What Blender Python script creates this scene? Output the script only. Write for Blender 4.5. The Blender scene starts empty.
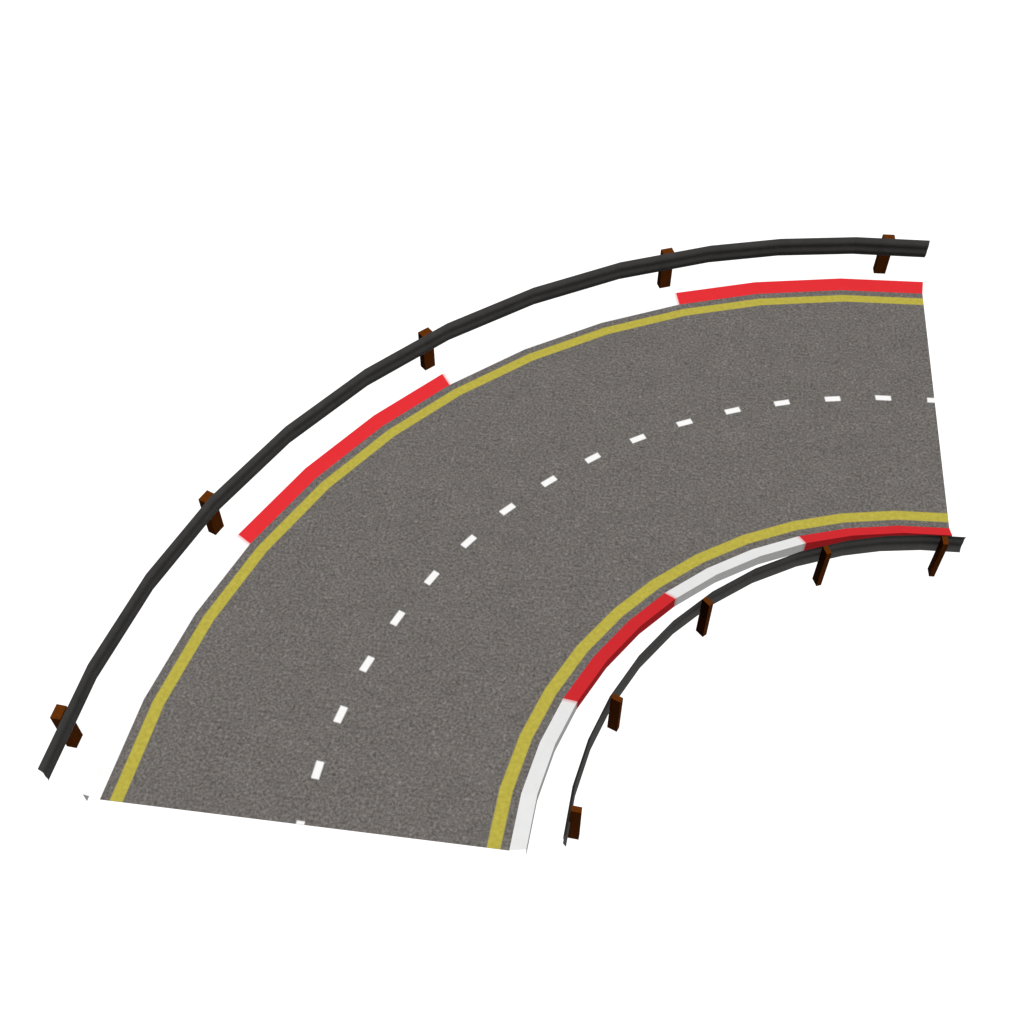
import bpy, bmesh, math
from mathutils import Matrix, Vector

# ---------------------------------------------------------------- scene, world
scene = bpy.context.scene
col = scene.collection
scene.render.engine = 'CYCLES'
scene.view_settings.view_transform = 'Standard'
scene.view_settings.look = 'None'
scene.view_settings.exposure = 0
scene.view_settings.gamma = 1
scene.cycles.diffuse_bounces = 0          # flat studio light: direct light only
scene.cycles.max_bounces = 4

world = bpy.data.worlds.new("World")
scene.world = world
world.use_nodes = True
bg = world.node_tree.nodes['Background']
bg.inputs['Color'].default_value = (1, 1, 1, 1)
bg.inputs['Strength'].default_value = 0.10

sun = bpy.data.lights.new('sun', 'SUN')
sun.energy = 4.0
sun.angle = math.radians(0.5)
sun.color = (1.0, 0.998, 0.994)
sun.use_shadow = False                    # soft-tent lighting: the photograph has no cast shadows
so = bpy.data.objects.new('sun', sun)
col.objects.link(so)
to_light = Vector((0.222, -0.190, 0.957)).normalized()
so.rotation_euler = to_light.to_track_quat('Z', 'Y').to_euler()
so.location = to_light * 60

# ---------------------------------------------------------------- measurements
# Bend: centre at the origin, start line along -x, finish line along +y (metres).
STEP = math.radians(7.5)
ROAD_KINKS = [0, 1.0202, 2.0214, 2.9784, 4.0203, 5.0226, 5.9761, 7.0055, 8.0146, 9.0233, 9.9969, 11.0251, 12]
RAIL_KINKS = [0, 1.0, 2.0, 3.0, 4.0894, 5.1714, 6.2523, 7.3412, 8.4053, 9.4844, 10.3049, 11.17, 12]
R_OUT, R_IN = 20.0, 10.537
KERB_OUT, KERB_IN, KERB_H = 20.362, 10.157, 0.173
BED_Z = -0.24


def at(r, t, z=0.0, kinks=ROAD_KINKS):
    """point on the many-sided arc of radius r at step t (0..12)"""
    i = max(j for j in range(12) if kinks[j] <= t + 1e-9)
    u = (t - kinks[i]) / (kinks[i + 1] - kinks[i])
    a, b = kinks[i] * STEP, kinks[i + 1] * STEP
    x = -r * (math.cos(a) * (1 - u) + math.cos(b) * u)
    y = r * (math.sin(a) * (1 - u) + math.sin(b) * u)
    return (x, y, z)


def stations(t0, t1, kinks=ROAD_KINKS, extra=()):
    ts = {round(t0, 5), round(t1, 5)}
    ts |= {round(k, 5) for k in kinks if t0 + 1e-4 < k < t1 - 1e-4}
    ts |= {round(e, 5) for e in extra if t0 + 1e-4 < e < t1 - 1e-4}
    return sorted(ts)


# ---------------------------------------------------------------- materials
def material(name, rough=0.9, spec=0.08):
    m = bpy.data.materials.new(name)
    m.use_nodes = True
    nt = m.node_tree
    p = nt.nodes['Principled BSDF']
    p.inputs['Roughness'].default_value = rough
    p.inputs['Specular IOR Level'].default_value = spec
    return m, nt, p


def node(nt, kind, **kw):
    n = nt.nodes.new(kind)
    for k, v in kw.items():
        if k in n.inputs:
            n.inputs[k].default_value = v
        else:
            setattr(n, k, v)
    return n


def ramp(nt, stops):
    r = nt.nodes.new('ShaderNodeValToRGB')
    e = r.color_ramp.elements
    e[0].position, e[0].color = stops[0][0], (*stops[0][1], 1)
    e[1].position, e[1].color = stops[-1][0], (*stops[-1][1], 1)
    for pos, c in stops[1:-1]:
        q = e.new(pos)
        q.color = (*c, 1)
    return r


def mottled(name, base, amount, scale, detail=3.0, rough=0.9, spec=0.08, bump=0.0):
    """paint, wood or metal with a fine uneven tone"""
    m, nt, p = material(name, rough, spec)
    tc = node(nt, 'ShaderNodeTexCoord')
    n = node(nt, 'ShaderNodeTexNoise', Scale=scale, Detail=detail, Roughness=0.6)
    nt.links.new(tc.outputs['Object'], n.inputs['Vector'])
    lo = tuple(c * (1 - amount) for c in base)
    hi = tuple(min(1, c * (1 + amount)) for c in base)
    r = ramp(nt, [(0.3, lo), (0.7, hi)])
    nt.links.new(n.outputs['Fac'], r.inputs['Fac'])
    nt.links.new(r.outputs['Color'], p.inputs['Base Color'])
    return m


def asphalt_material():
    m, nt, p = material('asphalt', 0.95, 0.05)
    tc = node(nt, 'ShaderNodeTexCoord')
    grain = node(nt, 'ShaderNodeTexNoise', Scale=14.2, Detail=2.0, Roughness=0.75, Lacunarity=2.1)
    blotch = node(nt, 'ShaderNodeTexNoise', Scale=1.1, Detail=3.0, Roughness=0.6)
    tint = node(nt, 'ShaderNodeTexNoise', Scale=5.0, Detail=2.0, Roughness=0.6)
    stones = node(nt, 'ShaderNodeTexVoronoi', Scale=11.0, Randomness=1.0)
    for n in (grain, blotch, tint, stones):
        nt.links.new(tc.outputs['Object'], n.inputs['Vector'])
    base = ramp(nt, [(0.30, (0.074, 0.0668, 0.0612)), (0.5, (0.1205, 0.1110, 0.1035)), (0.70, (0.186, 0.173, 0.162))])
    nt.links.new(grain.outputs['Fac'], base.inputs['Fac'])
    # single lighter and darker chips
    sep = node(nt, 'ShaderNodeSeparateColor')
    nt.links.new(stones.outputs['Color'], sep.inputs['Color'])
    chip = ramp(nt, [(0.0, (0.80, 0.80, 0.80)), (0.12, (1, 1, 1)), (0.86, (1, 1, 1)), (1.0, (1.2, 1.2, 1.2))])
    nt.links.new(sep.outputs['Red'], chip.inputs['Fac'])
    soft = ramp(nt, [(0.3, (0.95, 0.95, 0.95)), (0.7, (1.05, 1.05, 1.05))])
    nt.links.new(blotch.outputs['Fac'], soft.inputs['Fac'])
    hue = ramp(nt, [(0.3, (1.015, 1.0, 0.97)), (0.7, (0.985, 1.0, 1.03))])
    nt.links.new(tint.outputs['Fac'], hue.inputs['Fac'])
    last = base.outputs['Color']
    for r in (chip, soft, hue):
        mx = node(nt, 'ShaderNodeMix', data_type='RGBA', blend_type='MULTIPLY')
        mx.inputs[0].default_value = 1.0
        nt.links.new(last, mx.inputs[6])
        nt.links.new(r.outputs['Color'], mx.inputs[7])
        last = mx.outputs[2]
    nt.links.new(last, p.inputs['Base Color'])
    return m


def worn_edges(m):
    """paint that thins out over the last centimetres of a line (cover is stored in the mesh)"""
    nt = m.node_tree
    p = nt.nodes['Principled BSDF']
    a = node(nt, 'ShaderNodeAttribute', attribute_name='paint')
    nt.links.new(a.outputs['Fac'], p.inputs['Alpha'])
    return m


def kerb_material():
    """paint colour comes from the painted corners, with faint wear over it"""
    m, nt, p = material('kerb_paint', 0.9, 0.05)
    at_ = node(nt, 'ShaderNodeAttribute', attribute_name='paint')
    tc = node(nt, 'ShaderNodeTexCoord')
    n = node(nt, 'ShaderNodeTexNoise', Scale=4.0, Detail=4.0, Roughness=0.6)
    nt.links.new(tc.outputs['Object'], n.inputs['Vector'])
    r = ramp(nt, [(0.3, (0.975, 0.975, 0.975)), (0.7, (1.02, 1.02, 1.02))])
    nt.links.new(n.outputs['Fac'], r.inputs['Fac'])
    mx = node(nt, 'ShaderNodeMix', data_type='RGBA', blend_type='MULTIPLY')
    mx.inputs[0].default_value = 1.0
    nt.links.new(at_.outputs['Color'], mx.inputs[6])
    nt.links.new(r.outputs['Color'], mx.inputs[7])
    nt.links.new(mx.outputs[2], p.inputs['Base Color'])
    return m


def wood_material():
    m, nt, p = material('stained_wood', 0.95, 0.03)
    tc = node(nt, 'ShaderNodeTexCoord')
    mp = node(nt, 'ShaderNodeMapping')
    mp.inputs['Scale'].default_value = (9.0, 9.0, 1.4)
    n = node(nt, 'ShaderNodeTexNoise', Scale=2.2, Detail=4.0, Roughness=0.65)
    nt.links.new(tc.outputs['Object'], mp.inputs['Vector'])
    nt.links.new(mp.outputs['Vector'], n.inputs['Vector'])
    r = ramp(nt, [(0.3, (0.070, 0.0168, 0.0012)), (0.7, (0.118, 0.029, 0.0026))])
    nt.links.new(n.outputs['Fac'], r.inputs['Fac'])
    nt.links.new(r.outputs['Color'], p.inputs['Base Color'])
    return m


M_GROUND = mottled('white_ground', (0.93, 0.93, 0.93), 0.02, 0.4)
M_ASPHALT = asphalt_material()
M_YELLOW = worn_edges(mottled('yellow_line_paint', (0.382, 0.330, 0.050), 0.13, 9.0, 4.0))
M_DASH = worn_edges(mottled('white_line_paint', (0.74, 0.735, 0.73), 0.04, 8.0))
M_KERB = kerb_material()
M_STEEL = mottled('dark_steel', (0.0500, 0.0488, 0.0475), 0.12, 3.0, 4.0, 0.7, 0.1)
M_WOOD = wood_material()


# ---------------------------------------------------------------- builders
def link_mesh(name, verts, faces, mat, parent=None, colors=None, smooth=False):
    me = bpy.data.meshes.new(name)
    me.from_pydata(verts, [], faces)
    me.materials.append(mat)
    if colors:
        a = me.color_attributes.new('paint', 'FLOAT_COLOR', 'POINT')
        for i, c in enumerate(colors):
            a.data[i].color = (*c, 1)
    if smooth:
        me.polygons.foreach_set('use_smooth', [True] * len(me.polygons))
    me.update()
    o = bpy.data.objects.new(name, me)
    col.objects.link(o)
    o.parent = parent
    return o


def strip(name, profile, ts, mat, parent=None, kinks=ROAD_KINKS, paint=None, smooth=False, close=False):
    """sweep a (radius, height) profile along the bend through the stations ts"""
    n = len(profile)
    verts = [at(r, t, z, kinks) for t in ts for r, z in profile]
    faces = []
    for i in range(len(ts) - 1):
        for j in range(n if close else n - 1):
            k = (j + 1) % n
            faces.append((i * n + j, i * n + k, (i + 1) * n + k, (i + 1) * n + j))
    if close:
        faces.append(tuple(range(n)))
        faces.append(tuple((len(ts) - 1) * n + j for j in reversed(range(n))))
    colors = [paint(t) for t in ts for _ in profile] if paint else None
    return link_mesh(name, verts, faces, mat, parent, colors, smooth)


def empty(name, label, cat, loc=(0, 0, 0)):
    o = bpy.data.objects.new(name, None)
    o.empty_display_size = 0.5
    col.objects.link(o)
    o.location = loc
    o['label'] = label
    o['category'] = cat
    return o


# ---------------------------------------------------------------- white ground with a low bed under the bend
def build_ground():
    def ease(a, b, x):
        u = min(1, max(0, (x - a) / (b - a)))
        return u
    radii = [0.5, 4, 8, 9.45, 10.6, 10.9, 12, 15, 18, 19.6, 19.95, 21.0, 24, 30, 45, 80, 160, 400]
    degs = [-4, 0, 2] + [3 + i * 2 for i in range(43)] + [88, 90, 94] + [i for i in range(100, 356, 8)]
    degs = sorted(set(degs))
    verts, faces = [], []

    def h(r, d):
        a = ease(10.6, 10.9, r) * (1 - ease(19.6, 19.95, r))
        b = ease(2.0, 3.0, d) * (1 - ease(87.0, 88.0, d))
        return BED_Z + (-0.014 - BED_Z) * a * b
    for d in degs:
        for r in radii:
            a = math.radians(d)
            verts.append((-r * math.cos(a), r * math.sin(a), h(r, d)))
    n, m = len(radii), len(degs)
    for i in range(m):
        k = (i + 1) % m
        for j in range(n - 1):
            faces.append((i * n + j, i * n + j + 1, k * n + j + 1, k * n + j))
    faces.append(tuple(i * n for i in reversed(range(m))))
    g = link_mesh('ground', verts, faces, M_GROUND)
    bm = bmesh.new()
    bm.from_mesh(g.data)
    bmesh.ops.recalc_face_normals(bm, faces=bm.faces)
    if sum(f.normal.z for f in bm.faces) < 0:
        bmesh.ops.reverse_faces(bm, faces=bm.faces)
    bm.to_mesh(g.data)
    bm.free()
    g['kind'] = 'structure'
    return g


build_ground()

# ---------------------------------------------------------------- road with its painted lines
road = strip('road', [(R_IN, 0), (R_OUT, 0), (R_OUT, -0.008), (R_IN, -0.008)], stations(0, 12), M_ASPHALT, close=True)
road['kind'] = 'structure'


def painted_line(name, r0, r1, ts, mat, fade_start=False, fade_end=False):
    """flat line of paint 4 mm above the asphalt, thinning at its edges"""
    w = 0.018
    rs = [(r0 - w, 0), (r0 + w, 1), (r1 - w, 1), (r1 + w, 0)]
    tw = w / 15.3 / STEP
    rows = [(t, 1) for t in ts]
    if fade_start:
        rows[0:1] = [(ts[0] - tw, 0), (ts[0] + tw, 1)]
    if fade_end:
        rows[-1:] = [(ts[-1] - tw, 1), (ts[-1] + tw, 0)]
    verts = [at(r, t, 0.004) for t, _ in rows for r, _ in rs]
    cover = [(c * k,) * 3 for _, k in rows for _, c in rs]
    n = len(rs)
    faces = [(i * n + j, i * n + j + 1, (i + 1) * n + j + 1, (i + 1) * n + j)
             for i in range(len(rows) - 1) for j in range(n - 1)]
    return link_mesh(name, verts, faces, mat, road, cover)


for r0, r1 in ((19.462, 19.768), (10.738, 11.048)):
    painted_line('edge_line', r0, r1, stations(0, 12), M_YELLOW)
DASHES = [-0.072, 0.685, 1.444, 2.198, 2.955, 3.704, 4.463, 5.217, 5.975, 6.729, 7.484, 8.240, 8.997, 9.751,
          10.509, 11.255, 12.005]
for t in DASHES:
    a, b = max(0, t - 0.113), min(12, t + 0.113)
    painted_line('lane_dash', 15.212, 15.403, [a, b], M_DASH, a > 0, b < 12)

# ---------------------------------------------------------------- kerbs: sloped top and upright back, painted in four runs
RED, WHITE, PINK = (0.600, 0.0235, 0.029), (0.768, 0.768, 0.768), (0.72, 0.36, 0.36)


def kerb(label, r_road, r_back):
    root = empty('kerb', label, 'kerb', at((r_road + r_back) / 2, 6, 0))
    inv = Matrix.Translation(root.location).inverted()
    edges = [0, ROAD_KINKS[3], ROAD_KINKS[6], ROAD_KINKS[9], 12]
    soft = 0.035 * 20 / r_back
    for k in range(4):
        t0, t1 = edges[k], edges[k + 1]
        red = k % 2 == 1

        def paint(t):
            if red:
                return RED
            if (abs(t - t1) < 1e-4) or (k > 0 and abs(t - t0) < 1e-4):
                return PINK
            return WHITE
        ts = stations(t0, t1, extra=() if red else (t0 + soft, t1 - soft))
        o = strip('kerb_section', [(r_road, 0.0), (r_back, KERB_H), (r_back, -0.2)], ts, M_KERB, root, paint=paint)
        o.matrix_parent_inverse = inv
        o['label'] = 'red painted kerb section' if red else 'white painted kerb section'
    return root


kerb('red and white painted kerb along the long outer edge of the road bend', R_OUT, KERB_OUT)
kerb('red and white painted kerb along the short inner edge of the road bend', R_IN, KERB_IN)

# ---------------------------------------------------------------- guardrails: corrugated rail on square wooden posts
def guardrail(label, rail_profile, r_post, half_t, half_r, z0, z1, spots):
    root = empty('guardrail', label, 'guardrail', at(r_post, 6, BED_Z))
    inv = Matrix.Translation(root.location).inverted()
    rail = strip('rail', rail_profile, stations(0, 12, RAIL_KINKS), M_STEEL, root, RAIL_KINKS, smooth=False)
    rail.matrix_parent_inverse = inv
    bm = bmesh.new()
    q = bmesh.ops.create_cube(bm, size=1)
    bmesh.ops.scale(bm, vec=(2 * half_r, 2 * half_t, z1 - z0), verts=bm.verts)
    bmesh.ops.translate(bm, vec=(0, 0, (z1 - z0) / 2), verts=bm.verts)
    bmesh.ops.bevel(bm, geom=[e for e in bm.edges], offset=0.003, segments=1, affect='EDGES')
    me = bpy.data.meshes.new('post')
    bm.to_mesh(me)
    bm.free()
    me.materials.append(M_WOOD)
    first = None
    for t in spots:
        o = bpy.data.objects.new('post', me) if first is None else first.copy()
        first = first or o
        col.objects.link(o)
        o.parent = root
        o.matrix_parent_inverse = inv
        a = t * STEP
        o.location = (-r_post * math.cos(a), r_post * math.sin(a), z0)
        o.rotation_euler = (0, 0, math.pi - a)
    return root


def w_profile(lip_top, lip_low, out, top, low):
    """corrugated rail section: two rounded humps with a valley between, pushed out towards the road"""
    pts, n = [], 24
    for i in range(n + 1):
        u = i / n
        hump = 0.5 - 0.5 * math.cos(4 * math.pi * u)
        valley = 0.056 * math.sin(math.pi * u) ** 0.7
        r = lip_top + (lip_low - lip_top) * u + out * (valley + 0.023 * hump)
        pts.append((r, top + (low - top) * u))
    return pts


guardrail('dark steel guardrail on wooden posts curving around the outside of the bend',
          w_profile(21.10, 21.065, -1, 1.23, 0.58), 21.251, 0.184, 0.126, BED_Z, 1.15,
          [0.535, 3.003, 6.007, 8.999, 11.556])
guardrail('short dark steel guardrail on thin wooden posts around the inside of the bend',
          w_profile(9.30, 9.285, 1, 1.21, 0.575), 9.175, 0.070, 0.130, BED_Z, 1.17,
          [0.527, 2.993, 6.013, 8.986, 11.555])

# ---------------------------------------------------------------- camera
cam = bpy.data.cameras.new('camera')
cam.sensor_width = 36
cam.lens = 1229.59 * 36 / 1024
cam.clip_end = 2000
co = bpy.data.objects.new('camera', cam)
col.objects.link(co)
rot = Matrix.Rotation(0.1311, 4, 'Z') @ Matrix.Rotation(0.6723, 4, 'X') @ Matrix.Rotation(-0.0011, 4, 'Z')
co.matrix_world = Matrix.Translation((-9.0084, -11.0601, 26.1393)) @ rot
scene.camera = co
